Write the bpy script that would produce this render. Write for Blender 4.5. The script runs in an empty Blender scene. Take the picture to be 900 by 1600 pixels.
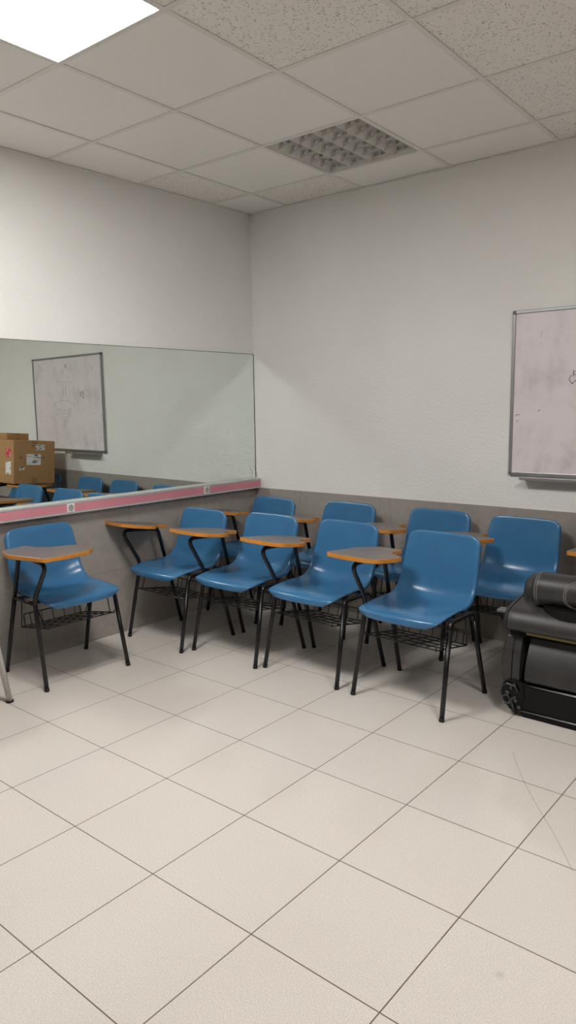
import bpy, bmesh, math, random
from mathutils import Vector, Matrix
from math import sin, cos, pi, sqrt

random.seed(4)
scene = bpy.context.scene
col = scene.collection

# ------------------------------------------------------------------ helpers
def link(o, parent=None):
    col.objects.link(o)
    if parent is not None:
        o.parent = parent
    return o

def mesh_obj(name, bm, mats, parent=None, loc=(0, 0, 0), rot=(0, 0, 0), smooth=False, fix=True):
    if fix:
        bmesh.ops.recalc_face_normals(bm, faces=bm.faces[:])
    me = bpy.data.meshes.new(name)
    bm.to_mesh(me)
    bm.free()
    if not isinstance(mats, (list, tuple)):
        mats = [mats]
    for m in mats:
        me.materials.append(m)
    if smooth:
        for p in me.polygons:
            p.use_smooth = True
    o = bpy.data.objects.new(name, me)
    o.location = loc
    o.rotation_euler = rot
    return link(o, parent)

def auto_smooth(o, ang=40):
    me = o.data
    for p in me.polygons:
        p.use_smooth = True
    bm = bmesh.new()
    bm.from_mesh(me)
    lim = math.radians(ang)
    for e in bm.edges:
        if len(e.link_faces) == 2 and e.calc_face_angle(0) > lim:
            e.smooth = False
    bm.to_mesh(me)
    bm.free()
    return o

def thing(name, label, cat, loc=(0, 0, 0), rotz=0.0, group=None):
    o = bpy.data.objects.new(name, None)
    o.empty_display_size = 0.1
    o.location = loc
    o.rotation_euler = (0, 0, rotz)
    link(o)
    return tag(o, label, cat, group)

def tag(o, label, cat, group=None):
    o['label'] = label
    o['category'] = cat
    if group:
        o['group'] = group
    return o

def structure(o):
    o['kind'] = 'structure'
    return o

def box(bm, a, b, mat=0, bev=0.0, M=None, seg=2):
    ret = bmesh.ops.create_cube(bm, size=1.0)
    vs = ret['verts']
    for v in vs:
        v.co = Vector((a[i] + (v.co[i] + 0.5) * (b[i] - a[i]) for i in range(3)))
    fs = list({f for v in vs for f in v.link_faces})
    for f in fs:
        f.material_index = mat
    if bev > 0:
        es = list({e for v in vs for e in v.link_edges})
        r = bmesh.ops.bevel(bm, geom=es, offset=bev, segments=seg, profile=0.5, affect='EDGES')
        vs = list({v for f in r['faces'] for v in f.verts} | {v for v in vs if v.is_valid})
        for f in {f for v in vs for f in v.link_faces}:
            f.material_index = mat
    if M is not None:
        for v in vs:
            v.co = M @ v.co
    return vs

def fillet(pts, rad, n=6):
    """round the inner corners of a polyline; rad: one radius or one per point"""
    P = [Vector(p) for p in pts]
    out = [P[0]]
    for i in range(1, len(P) - 1):
        r = rad[i] if isinstance(rad, (list, tuple)) else rad
        a, b, c = P[i - 1], P[i], P[i + 1]
        u, w = (a - b), (c - b)
        lu, lw = u.length, w.length
        u.normalize(); w.normalize()
        ang = u.angle(w)
        if r <= 0 or ang > pi - 0.02:
            out.append(b); continue
        d = min(r / math.tan(ang / 2), lu * 0.49, lw * 0.49)
        p0, p1 = b + u * d, b + w * d
        for k in range(n + 1):
            t = k / n
            out.append((1 - t) ** 2 * p0 + 2 * t * (1 - t) * b + t * t * p1)
    out.append(P[-1])
    return out

def tube(bm, pts, r, seg=10, cap=True, mat=0, closed=False):
    P = [Vector(p) for p in pts]
    n = len(P)
    tang = []
    for i in range(n):
        if closed:
            t = P[(i + 1) % n] - P[(i - 1) % n]
        else:
            t = P[min(i + 1, n - 1)] - P[max(i - 1, 0)]
        tang.append(t.normalized())
    up = Vector((1, 0, 0)) if abs(tang[0].x) < 0.8 else Vector((0, 1, 0))
    nrm = (up - tang[0] * up.dot(tang[0])).normalized()
    rings = []
    for i in range(n):
        nrm = (nrm - tang[i] * nrm.dot(tang[i])).normalized()
        b = tang[i].cross(nrm)
        rr = r[i] if isinstance(r, (list, tuple)) else r
        rings.append([bm.verts.new(P[i] + (nrm * cos(2 * pi * k / seg) + b * sin(2 * pi * k / seg)) * rr) for k in range(seg)])
    m = n if closed else n - 1
    for i in range(m):
        A, B = rings[i], rings[(i + 1) % n]
        for k in range(seg):
            f = bm.faces.new((A[k], A[(k + 1) % seg], B[(k + 1) % seg], B[k]))
            f.material_index = mat
            f.smooth = True
    if cap and not closed:
        bm.faces.new(rings[0][::-1]).material_index = mat
        bm.faces.new(rings[-1]).material_index = mat

def prism(bm, poly, z0, z1, mat_top=0, mat_side=0, mat_bot=0):
    a = [bm.verts.new((x, y, z0)) for x, y in poly]
    b = [bm.verts.new((x, y, z1)) for x, y in poly]
    n = len(poly)
    bm.faces.new(b).material_index = mat_top
    bm.faces.new(a[::-1]).material_index = mat_bot
    for i in range(n):
        bm.faces.new((a[i], a[(i + 1) % n], b[(i + 1) % n], b[i])).material_index = mat_side

def round_poly(pts, rads, n=6):
    out = []
    m = len(pts)
    for i in range(m):
        a, b, c = Vector(pts[i - 1]), Vector(pts[i]), Vector(pts[(i + 1) % m])
        u, w = a - b, c - b
        lu, lw = u.length, w.length
        u.normalize(); w.normalize()
        ang = u.angle(w)
        d = min(rads[i] / math.tan(ang / 2), lu * 0.49, lw * 0.49)
        for k in range(n + 1):
            t = k / n
            p = (1 - t) ** 2 * (b + u * d) + 2 * t * (1 - t) * b + t * t * (b + w * d)
            out.append((p.x, p.y))
    return out

def catmull(pts, k):
    P = [Vector(p) for p in pts]
    out = []
    n = len(P)
    for i in range(n - 1):
        p0, p1, p2, p3 = P[max(i - 1, 0)], P[i], P[i + 1], P[min(i + 2, n - 1)]
        for j in range(k):
            t = j / k
            out.append(0.5 * ((2 * p1) + (p2 - p0) * t + (2 * p0 - 5 * p1 + 4 * p2 - p3) * t * t + (3 * p1 - p0 - 3 * p2 + p3) * t ** 3))
    out.append(P[-1])
    return out

# ------------------------------------------------------------------ materials
def srgb(r, g, b):
    f = lambda c: (c / 255 / 12.92) if c / 255 <= 0.04045 else ((c / 255 + 0.055) / 1.055) ** 2.4
    return (f(r), f(g), f(b), 1.0)

class NT:
    def __init__(s, name):
        s.m = bpy.data.materials.new(name)
        s.m.use_nodes = True
        s.t = s.m.node_tree
        s.b = s.t.nodes['Principled BSDF']
    def n(s, typ, **kw):
        x = s.t.nodes.new(typ)
        for k, v in kw.items():
            setattr(x, k, v)
        return x
    def l(s, a, b):
        s.t.links.new(a, b)
    def math(s, op, a, b=None, c=None):
        x = s.n('ShaderNodeMath', operation=op)
        for i, v in enumerate((a, b, c)):
            if v is None:
                continue
            if isinstance(v, (int, float)):
                x.inputs[i].default_value = v
            else:
                s.l(v, x.inputs[i])
        return x.outputs[0]
    def mix(s, fac, a, b):
        x = s.n('ShaderNodeMix', data_type='RGBA')
        for sock, v in ((x.inputs[0], fac), (x.inputs[6], a), (x.inputs[7], b)):
            if isinstance(v, (int, float)):
                sock.default_value = v
            elif isinstance(v, tuple):
                sock.default_value = v
            else:
                s.l(v, sock)
        return x.outputs[2]
    def noise(s, vec, scale, detail=3.0, rough=0.5):
        x = s.n('ShaderNodeTexNoise')
        x.inputs['Scale'].default_value = scale
        x.inputs['Detail'].default_value = detail
        x.inputs['Roughness'].default_value = rough
        if vec is not None:
            s.l(vec, x.inputs['Vector'])
        return x.outputs['Fac']
    def coord(s):
        return s.n('ShaderNodeTexCoord').outputs['Object']
    def ramp(s, fac, p0, p1, c0=(0, 0, 0, 1), c1=(1, 1, 1, 1)):
        x = s.n('ShaderNodeValToRGB')
        x.color_ramp.elements[0].position = p0
        x.color_ramp.elements[1].position = p1
        x.color_ramp.elements[0].color = c0
        x.color_ramp.elements[1].color = c1
        s.l(fac, x.inputs[0])
        return x.outputs[0]
    def bump(s, h, strength, dist=0.01):
        x = s.n('ShaderNodeBump')
        x.inputs['Strength'].default_value = strength
        x.inputs['Distance'].default_value = dist
        s.l(h, x.inputs['Height'])
        s.l(x.outputs[0], s.b.inputs['Normal'])
    def color(s, v):
        if isinstance(v, tuple):
            s.b.inputs['Base Color'].default_value = v
        else:
            s.l(v, s.b.inputs['Base Color'])
    def set(s, **kw):
        for k, v in kw.items():
            s.b.inputs[k.replace('_', ' ')].default_value = v

def plain(name, c, rough=0.5, metal=0.0, spec=0.5, var=0.06, scale=40.0, bump=0.0, coat=0.0):
    t = NT(name)
    n = t.noise(t.coord(), scale, 4.0)
    lo = tuple(x * (1 - var) for x in c[:3]) + (1,)
    hi = tuple(min(1, x * (1 + var)) for x in c[:3]) + (1,)
    t.color(t.ramp(n, 0.3, 0.7, lo, hi))
    t.set(Roughness=rough, Metallic=metal, Specular_IOR_Level=spec, Coat_Weight=coat)
    if bump:
        t.bump(n, bump, 0.002)
    return t.m

def mat_wall():
    t = NT('white_plaster')
    c = t.coord()
    n1 = t.noise(c, 75.0, 3.0, 0.55)
    n2 = t.noise(c, 1.6, 3.0)
    t.color(t.ramp(n2, 0.3, 0.75, srgb(233, 231, 228), srgb(239, 238, 235)))
    t.set(Roughness=0.75, Specular_IOR_Level=0.25)
    t.bump(n1, 0.55, 0.006)
    return t.m

def mat_floor(size):
    t = NT('polished_beige_tiles')
    c = t.coord()
    s = t.n('ShaderNodeSeparateXYZ'); t.l(c, s.inputs[0])
    dx = t.math('PINGPONG', s.outputs[0], size / 2)
    dy = t.math('PINGPONG', s.outputs[1], size / 2)
    d = t.math('MINIMUM', dx, dy)
    grout = t.math('LESS_THAN', d, 0.0017)
    ix = t.math('FLOOR', t.math('DIVIDE', s.outputs[0], size))
    iy = t.math('FLOOR', t.math('DIVIDE', s.outputs[1], size))
    cv = t.n('ShaderNodeCombineXYZ'); t.l(ix, cv.inputs[0]); t.l(iy, cv.inputs[1])
    wn = t.n('ShaderNodeTexWhiteNoise'); t.l(cv.outputs[0], wn.inputs['Vector'])
    sp = t.noise(c, 300.0, 2.5, 0.75)
    sp2 = t.noise(c, 150.0, 2.0, 0.6)
    lg = t.noise(c, 3.0, 4.0, 0.6)
    base = t.ramp(sp, 0.34, 0.66, srgb(190, 181, 173), srgb(231, 225, 218))
    base = t.mix(t.math('MULTIPLY', t.ramp(sp2, 0.45, 0.7), 0.25), base, srgb(206, 199, 191))
    base = t.mix(t.math('MULTIPLY', wn.outputs['Value'], 0.22), base, srgb(206, 199, 192))
    base = t.mix(t.math('MULTIPLY', t.ramp(lg, 0.45, 0.75), 0.18), base, srgb(200, 191, 181))
    # a scuff line and a dark spot on the tiles
    ax, ay, bx, by = 0.535, 1.399, 0.967, 0.782
    Ls = math.hypot(bx - ax, by - ay)
    ux, uy = (bx - ax) / Ls, (by - ay) / Ls
    qx = t.math('ADD', s.outputs[0], -ax); qy = t.math('ADD', s.outputs[1], -ay)
    along = t.math('ADD', t.math('MULTIPLY', qx, ux), t.math('MULTIPLY', qy, uy))
    across = t.math('ADD', t.math('MULTIPLY', qx, -uy), t.math('MULTIPLY', qy, ux))
    across = t.math('ADD', across, t.math('MULTIPLY', t.math('SINE', t.math('MULTIPLY', along, 7.0)), 0.010))
    scuff = t.math('MULTIPLY', t.math('LESS_THAN', t.math('ABSOLUTE', across), 0.0022),
                   t.math('MULTIPLY', t.math('GREATER_THAN', along, 0.0), t.math('LESS_THAN', along, Ls)))
    base = t.mix(t.math('MULTIPLY', scuff, 0.35), base, srgb(150, 140, 130))
    sx_ = t.math('ADD', s.outputs[0], -0.968); sy_ = t.math('ADD', s.outputs[1], -0.278)
    rr_ = t.math('SQRT', t.math('ADD', t.math('MULTIPLY', sx_, sx_), t.math('MULTIPLY', sy_, sy_)))
    rr_ = t.math('ADD', rr_, t.math('MULTIPLY', t.noise(c, 60.0, 3.0), 0.02))
    base = t.mix(t.math('MULTIPLY', t.ramp(rr_, 0.012, 0.026, (1, 1, 1, 1), (0, 0, 0, 1)), 0.5), base, srgb(168, 158, 148))
    t.color(t.mix(grout, base, srgb(92, 80, 70)))
    rg = t.math('ADD', t.math('MULTIPLY', lg, 0.08), 0.045)
    rg2 = t.math('ADD', rg, t.math('MULTIPLY', grout, 0.5))
    t.l(rg2, t.b.inputs['Roughness'])
    t.set(Specular_IOR_Level=0.42)
    t.bump(t.math('MULTIPLY', grout, -1.0), 0.3, 0.001)
    return t.m

def mat_ceiling(kind):
    t = NT('mineral_tile_' + kind)
    c = t.coord()
    if kind == 'fissured':
        nz = t.n('ShaderNodeTexNoise'); nz.inputs['Scale'].default_value = 22.0; nz.inputs['Detail'].default_value = 1.0
        t.l(c, nz.inputs['Vector'])
        ad = t.n('ShaderNodeVectorMath', operation='MULTIPLY_ADD')
        t.l(nz.outputs['Color'], ad.inputs[0]); ad.inputs[1].default_value = (0.03, 0.03, 0.0); t.l(c, ad.inputs[2])
        pit = None
        for rz, sc_, thr, keep in ((0.5, (46, 190, 1), 0.24, 0.66), (2.0, (50, 200, 1), 0.22, 0.7), (1.2, (48, 190, 1), 0.22, 0.7)):
            mp = t.n('ShaderNodeMapping'); mp.inputs['Scale'].default_value = sc_; mp.inputs['Rotation'].default_value = (0, 0, rz)
            mp.vector_type = 'TEXTURE'
            mp.inputs['Scale'].default_value = (1 / sc_[0], 1 / sc_[1], 1)
            t.l(ad.outputs[0], mp.inputs[0])
            v = t.n('ShaderNodeTexVoronoi', feature='F1'); v.inputs['Scale'].default_value = 1.0
            t.l(mp.outputs[0], v.inputs['Vector'])
            sc2 = t.n('ShaderNodeSeparateColor'); t.l(v.outputs['Color'], sc2.inputs[0])
            q = t.math('MULTIPLY', t.math('LESS_THAN', v.outputs['Distance'], thr), t.math('GREATER_THAN', sc2.outputs[0], keep))
            pit = q if pit is None else t.math('MAXIMUM', pit, q)
        base = t.mix(pit, srgb(240, 236, 230), srgb(150, 141, 130))
        t.color(base)
        t.bump(t.math('MULTIPLY', pit, -1.0), 0.6, 0.004)
    else:
        n = t.noise(c, 190.0, 3.0, 0.7)
        pit = t.ramp(n, 0.60, 0.68)
        t.color(t.mix(pit, srgb(242, 239, 234), srgb(222, 217, 211)))
        t.bump(t.math('MULTIPLY', n, -1.0), 0.35, 0.003)
    t.set(Roughness=0.9, Specular_IOR_Level=0.1)
    return t.m

def mat_wainscot():
    # grey wall tile; object x = along the wall, z = height
    t = NT('grey_wall_tile')
    c = t.coord()
    s = t.n('ShaderNodeSeparateXYZ'); t.l(c, s.inputs[0])
    dx = t.math('PINGPONG', s.outputs[0], 0.365)
    dz = t.math('PINGPONG', s.outputs[2], 0.2)
    g = t.math('LESS_THAN', t.math('MINIMUM', dx, dz), 0.0013)
    n = t.noise(c, 26.0, 5.0, 0.6)
    n2 = t.noise(c, 240.0, 2.0, 0.6)
    base = t.ramp(n, 0.3, 0.72, srgb(156, 149, 142), srgb(168, 161, 154))
    base = t.mix(t.math('MULTIPLY', n2, 0.25), base, srgb(148, 141, 134))
    t.color(t.mix(g, base, srgb(130, 122, 115)))
    t.set(Roughness=0.42, Specular_IOR_Level=0.4)
    t.bump(t.math('MULTIPLY', g, -1.0), 0.25, 0.001)
    return t.m

def mat_mirror():
    t = NT('mirror_silver')
    n = t.noise(t.coord(), 2.0, 2.0)
    t.color(t.ramp(n, 0.2, 0.8, (0.80, 0.86, 0.825, 1), (0.83, 0.885, 0.85, 1)))
    t.set(Metallic=1.0, Roughness=0.0)
    return t.m

def mat_board():
    t = NT('whiteboard_enamel')
    c = t.coord()
    n = t.noise(c, 5.0, 6.0, 0.62)
    mp = t.n('ShaderNodeMapping'); mp.inputs['Scale'].default_value = (4.5, 1, 2.2)
    t.l(c, mp.inputs[0])
    n2 = t.noise(mp.outputs[0], 2.2, 5.0, 0.6)
    sm = t.math('MULTIPLY', t.ramp(n, 0.42, 0.75), t.ramp(n2, 0.40, 0.72))
    base = t.mix(t.math('MULTIPLY', sm, 0.65), srgb(232, 223, 226), srgb(150, 140, 146))
    t.color(base)
    t.set(Roughness=0.28, Specular_IOR_Level=0.45)
    return t.m

def mat_emit(name, colr, strength):
    t = NT(name)
    t.color((0.9, 0.9, 0.9, 1))
    t.b.inputs['Emission Color'].default_value = colr
    t.b.inputs['Emission Strength'].default_value = strength
    return t.m

def mat_wood_edge():
    t = NT('beech_edge')
    c = t.coord()
    mp = t.n('ShaderNodeMapping'); mp.inputs['Scale'].default_value = (6, 6, 90)
    t.l(c, mp.inputs[0])
    n = t.noise(mp.outputs[0], 5.0, 4.0, 0.6)
    t.color(t.ramp(n, 0.3, 0.7, srgb(184, 116, 42), srgb(212, 144, 62)))
    t.set(Roughness=0.38)
    return t.m

def mat_laminate():
    t = NT('brown_grey_laminate')
    c = t.coord()
    n = t.noise(c, 60.0, 5.0, 0.6)
    t.color(t.ramp(n, 0.3, 0.7, srgb(98, 90, 86), srgb(114, 105, 100)))
    t.set(Roughness=0.36, Specular_IOR_Level=0.5)
    return t.m

def mat_blue():
    t = NT('blue_polypropylene')
    c = t.coord()
    n = t.noise(c, 900.0, 2.0, 0.5)
    n2 = t.noise(c, 9.0, 4.0, 0.6)
    t.color(t.ramp(n2, 0.25, 0.8, srgb(54, 107, 150), srgb(62, 115, 157)))
    t.l(t.math('ADD', t.math('MULTIPLY', n2, 0.10), 0.19), t.b.inputs['Roughness'])
    t.set(Specular_IOR_Level=0.5)
    t.bump(n, 0.10, 0.0006)
    return t.m

def mat_leather():
    t = NT('black_leather')
    c = t.coord()
    v = t.n('ShaderNodeTexVoronoi'); v.inputs['Scale'].default_value = 420.0
    t.l(c, v.inputs['Vector'])
    n = t.noise(c, 8.0, 4.0)
    t.color(t.ramp(n, 0.3, 0.7, srgb(44, 42, 43), srgb(56, 54, 54)))
    t.set(Roughness=0.42, Specular_IOR_Level=0.5)
    t.bump(v.outputs['Distance'], 0.2, 0.001)
    return t.m

def mat_carton(dark=1.0):
    t = NT('corrugated_cardboard')
    c = t.coord()
    mp = t.n('ShaderNodeMapping'); mp.inputs['Scale'].default_value = (3, 3, 60)
    t.l(c, mp.inputs[0])
    n = t.noise(mp.outputs[0], 4.0, 4.0)
    a, b = (166, 128, 88), (178, 140, 98)
    t.color(t.ramp(n, 0.3, 0.7, srgb(*[x * dark for x in a]), srgb(*[x * dark for x in b])))
    t.set(Roughness=0.85, Specular_IOR_Level=0.2)
    return t.m

def mat_label(ink, paper, scale=(1, 1, 90), lo=0.55):
    t = NT('printed_label')
    c = t.coord()
    mp = t.n('ShaderNodeMapping'); mp.inputs['Scale'].default_value = scale
    t.l(c, mp.inputs[0])
    n = t.noise(mp.outputs[0], 1.0, 2.0, 0.5)
    t.color(t.mix(t.ramp(n, lo, lo + 0.06), paper, ink))
    t.set(Roughness=0.6)
    return t.m

M_WALL = mat_wall()
M_WALL2 = plain('dimmed_unseen_wall', srgb(150, 146, 140), 0.8)  # for the unseen walls, toned down to cut bounce light in the room
M_FLOOR = mat_floor(0.4)
M_FISS = mat_ceiling('fissured')
M_FINE = mat_ceiling('pinhole')
M_WAIN = mat_wainscot()
M_TBAR = plain('painted_steel_grid', srgb(228, 224, 218), 0.5, var=0.03)
M_MIRROR = mat_mirror()
M_EDGE_GLASS = plain('mirror_edge_glass', srgb(70, 82, 76), 0.2)
M_BOARD = mat_board()
M_ALU = plain('brushed_aluminium', srgb(168, 168, 168), 0.38, metal=0.75, var=0.05, scale=90)
M_ALU_D = plain('grey_plastic', srgb(112, 112, 112), 0.5)
M_PINK = plain('pink_plastic_cover', srgb(212, 138, 150), 0.5, var=0.05, scale=6)
M_TRUNK = plain('grey_trunking', srgb(190, 192, 190), 0.4, metal=0.15, var=0.04)
M_WHITE = plain('white_plastic', srgb(232, 230, 224), 0.4, var=0.02)
M_SOCK = plain('grey_socket_well', srgb(182, 180, 175), 0.5)
M_DARK = plain('dark_grey_plastic', srgb(58, 57, 56), 0.5)
M_BLUE = mat_blue()
M_BLACK = plain('black_painted_steel', srgb(13, 12, 13), 0.34, spec=0.5, var=0.1)
M_RUBBER = plain('black_rubber', srgb(18, 18, 18), 0.7)
M_LAM = mat_laminate()
M_BEECH = mat_wood_edge()
M_LEATHER = mat_leather()
M_LEATHER_D = plain('black_vinyl_shell', srgb(10, 10, 10), 0.5, spec=0.3, var=0.1)
M_CHROME = plain('chrome', srgb(190, 190, 192), 0.18, metal=1.0, var=0.03)
M_MECH = plain('oily_black_steel', srgb(14, 14, 15), 0.3, metal=0.5, var=0.2)
M_CAPG = plain('light_grey_plastic', srgb(92, 90, 92), 0.45)
M_BOLT = plain('worn_dark_steel', srgb(92, 92, 94), 0.3, metal=0.9, var=0.3)
M_STITCH = plain('grey_stitching', srgb(150, 148, 146), 0.7)
M_YELLOW = plain('faded_yellow_strip', srgb(126, 112, 50), 0.6, var=0.15)
M_CARTON = mat_carton()
M_TAPE = plain('brown_tape', srgb(150, 112, 72), 0.3)
M_PAPER = mat_label(srgb(120, 120, 122), srgb(226, 224, 220), (12, 12, 60), 0.56)
M_PAPER2 = mat_label(srgb(90, 90, 92), srgb(222, 220, 216), (30, 30, 80), 0.52)
M_REDLABEL = mat_label(srgb(232, 224, 222), srgb(196, 48, 62), (40, 40, 40), 0.55)
M_INK = plain('black_marker', srgb(58, 54, 58), 0.6)
M_INK2 = plain('faded_marker', srgb(150, 140, 148), 0.6)
M_SILVER = plain('silver_painted_tube', srgb(196, 194, 190), 0.38, metal=0.35, var=0.03)
M_SEATWHITE = plain('pale_grey_seat', srgb(200, 198, 194), 0.5)
M_LOUVER = plain('satin_aluminium_louver', srgb(232, 229, 225), 0.4, metal=0.15, var=0.03)
M_BLADE = plain('shaded_blade', srgb(205, 201, 197), 0.4, metal=0.2, var=0.03)  # greyer than the reflectors: the blades' shade is put into the colour
M_HOUSING = plain('white_enamel_housing', srgb(238, 236, 232), 0.5, var=0.02)
M_TUBE = plain('unlit_fluorescent_tube', srgb(226, 224, 220), 0.35, var=0.02)
M_GAP = plain('plenum_dark', srgb(60, 56, 52), 0.9)
LIGHT_COL = (1.0, 0.985, 0.955, 1)
M_LED = mat_emit('led_diffuser', LIGHT_COL, 43.0)

# ------------------------------------------------------------------ room shell
H = 2.701
AL = 0.0326               # the left wall leans off the square: x = AL * y
XR, YN = 5.6, -6.8        # right wall and the wall behind the camera
nL = Vector((1, -AL, 0)).normalized()
tL = Vector((-AL, -1, 0)).normalized()    # along the left wall, away from the corner
def LWP(s, off, z):
    p = tL * s + nL * off
    return Vector((p.x, p.y, z))
angL = math.atan2(tL.y, tL.x)             # local +x runs along the wall away from the corner; local +y = towards the room
# (rotating +x by angL gives tL; +y becomes (-tL.y, tL.x) = nL)

FA = -0.0098
FO = Vector((1.9478, -2.6807, 0))
def to_local(p, o, a):
    d = Vector(p) - o
    return Vector((d.x * cos(-a) - d.y * sin(-a), d.x * sin(-a) + d.y * cos(-a), d.z))

corners = [(-0.25, 0.1), (XR + 0.1, 0.1), (XR + 0.1, YN - 0.1), (-0.45, YN - 0.1)]
bm = bmesh.new()
top = [bm.verts.new(to_local((x, y, 0), FO, FA)) for x, y in corners]
bot = [bm.verts.new(to_local((x, y, -0.08), FO, FA)) for x, y in corners]
bm.faces.new(top); bm.faces.new(bot)
for i in range(4):
    bm.faces.new((top[i], top[(i + 1) % 4], bot[(i + 1) % 4], bot[i]))
structure(mesh_obj('floor', bm, M_FLOOR, loc=FO, rot=(0, 0, FA)))

def wall(name, a, b, thick=0.1, mat=M_WALL, z0=0.0, z1=H + 0.12):
    a, b = Vector((*a, 0)), Vector((*b, 0))
    d = (b - a); L = d.length
    bm = bmesh.new()
    box(bm, (0, 0, z0), (L, thick, z1))
    return structure(mesh_obj(name, bm, mat, loc=a, rot=(0, 0, math.atan2(d.y, d.x))))
wall('wall_back', (-0.12, 0), (XR + 0.1, 0))
pL = tL * 7.0
wall('wall_left', (pL.x, pL.y), (0, 0))
wall('wall_right', (XR, 0), (XR, YN), mat=M_WALL2)
wall('wall_front', (XR, YN), (-0.25, YN), mat=M_WALL2)

# grey tile dado, a little proud of the plaster
WZ = 0.792
bm = bmesh.new(); box(bm, (0, -0.006, 0), (XR, 0, WZ))
structure(mesh_obj('trim_1', bm, M_WAIN, loc=(1.15 - 0.73 * 2, 0, 0))).location = (0, 0, 0)
o = bpy.data.objects['trim_1']
for v in o.data.vertices: v.co.x -= 1.15
o.location.x = 1.15
bm = bmesh.new(); box(bm, (-1.875, 0, 0), (6.9 - 1.875, 0.006, WZ))
structure(mesh_obj('trim_2', bm, M_WAIN, loc=tL * 1.875, rot=(0, 0, angL)))

# ------------------------------------------------------------------ suspended ceiling
CA = 0.0104
CO = Vector((0.3341, -0.3694, 0))
CO = Vector((CO.x * cos(CA) - CO.y * sin(CA), CO.x * sin(CA) + CO.y * cos(CA), 0))
T = 0.6
LED = [(1, 3), (5, 3)]      # cells (a, b) with a glowing panel; b grows away from the back wall
LOUV = [(1, 0)]
FISS = {(2, 2), (3, 0), (3, 1), (3, 2), (2, 3), (4, 1), (3, 3), (-1, 0), (0, -1)}
bm = bmesh.new()
for a in range(-2, 9):
    for b in range(-1, 11):
        if (a, b) in LED or (a, b) in LOUV:
            continue
        x0, x1 = a * T + 0.011, (a + 1) * T - 0.011
        y0, y1 = -(b + 1) * T + 0.011, -b * T - 0.011
        vs = [bm.verts.new(p) for p in ((x0, y0, 0.004), (x0, y1, 0.004), (x1, y1, 0.004), (x1, y0, 0.004))]
        f = bm.faces.new(vs)
        f.material_index = 1 if ((a, b) in FISS or (a >= 3 and b < 6)) else 0
# upper slab that closes the room
box(bm, (-1.6, -7.0, 0.16), (5.9, 0.9, 0.2), mat=2)
o = mesh_obj('ceiling', bm, [M_FINE, M_FISS, M_GAP], loc=(CO.x, CO.y, H), rot=(0, 0, CA), fix=False)
structure(o)
bm = bmesh.new()
for a in range(-1, 10):
    box(bm, (a * T - 0.012, -6.6, 0.0), (a * T + 0.012, 0.45, 0.003))
    box(bm, (a * T - 0.0015, -6.6, 0.003), (a * T + 0.0015, 0.45, 0.03))
for b in range(-1, 12):
    box(bm, (-1.1, -b * T - 0.012, 0.0005), (5.6, -b * T + 0.012, 0.0035))
    box(bm, (-1.1, -b * T - 0.0015, 0.003), (5.6, -b * T + 0.0015, 0.03))
structure(mesh_obj('trim_3', bm, M_TBAR, loc=(CO.x, CO.y, H), rot=(0, 0, CA)))
# wall angle all round
bm = bmesh.new()
box(bm, (0, -0.02, H - 0.002), (XR, 0, H + 0.0015)); box(bm, (0, -0.0015, H), (XR, 0, H + 0.02))
structure(mesh_obj('trim_4', bm, M_TBAR))
bm = bmesh.new()
box(bm, (0, 0, H - 0.002), (6.2, 0.02, H + 0.0015)); box(bm, (0, 0, H), (6.2, 0.0015, H + 0.02))
structure(mesh_obj('trim_5', bm, M_TBAR, loc=(0, 0, 0), rot=(0, 0, angL)))

def cell_loc(a, b):
    x, y = (a + 0.5) * T, -(b + 0.5) * T
    return Vector((CO.x + x * cos(CA) - y * sin(CA), CO.y + x * sin(CA) + y * cos(CA), H))

led_labels = ['square glowing white light panel in the ceiling, cut off by the upper left corner',
              'square glowing light panel in the ceiling above the black recliner side of the room']
for (a, b), lab in zip(LED, led_labels):
    t = thing('ceiling_light', lab, 'light', cell_loc(a, b), CA, 'square light panels in the ceiling')
    bm = bmesh.new()
    h = 0.2975
    w = 0.012
    for s in ((-h, -h, h, -h + w), (-h, h - w, h, h), (-h, -h + w, -h + w, h - w), (h - w, -h + w, h, h - w)):
        box(bm, (s[0], s[1], 0.004), (s[2], s[3], 0.016))
    mesh_obj('frame', bm, M_HOUSING, t)
    bm = bmesh.new()
    box(bm, (-h + w, -h + w, 0.007), (h - w, h - w, 0.012))
    mesh_obj('diffuser', bm, M_LED, t)

# unlit louvred fluorescent fitting
t = thing('louvered_ceiling_light', 'unlit square ceiling fitting with silver louver grid near the back wall', 'light', cell_loc(1, 0), CA)
h = 0.292
bm = bmesh.new()
box(bm, (-h, -h, 0.085), (h, h, 0.095))
for s in ((-h, -h, h, -h + 0.006), (-h, h - 0.006, h, h), (-h, -h, -h + 0.006, h), (h - 0.006, -h, h, h)):
    box(bm, (s[0], s[1], 0.004), (s[2], s[3], 0.09))
mesh_obj('housing', bm, M_HOUSING, t)
inner = h - 0.012
nl, nc = 4, 6
wl = 2 * inner / nl
bm = bmesh.new()
# long reflectors: V section running along y
for i in range(nl + 1):
    x = -inner + i * wl
    hw = 0.016
    sec = [(x - hw, 0.058), (x - 0.006, 0.025), (x - 0.001, 0.008), (x + 0.001, 0.008), (x + 0.006, 0.025), (x + hw, 0.058)]
    r0 = [bm.verts.new((px, -inner, pz)) for px, pz in sec]
    r1 = [bm.verts.new((px, inner, pz)) for px, pz in sec]
    for k in range(len(sec) - 1):
        bm.faces.new((r0[k], r0[k + 1], r1[k + 1], r1[k]))
lou = mesh_obj('louver', bm, M_LOUVER, t, fix=False)
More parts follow.
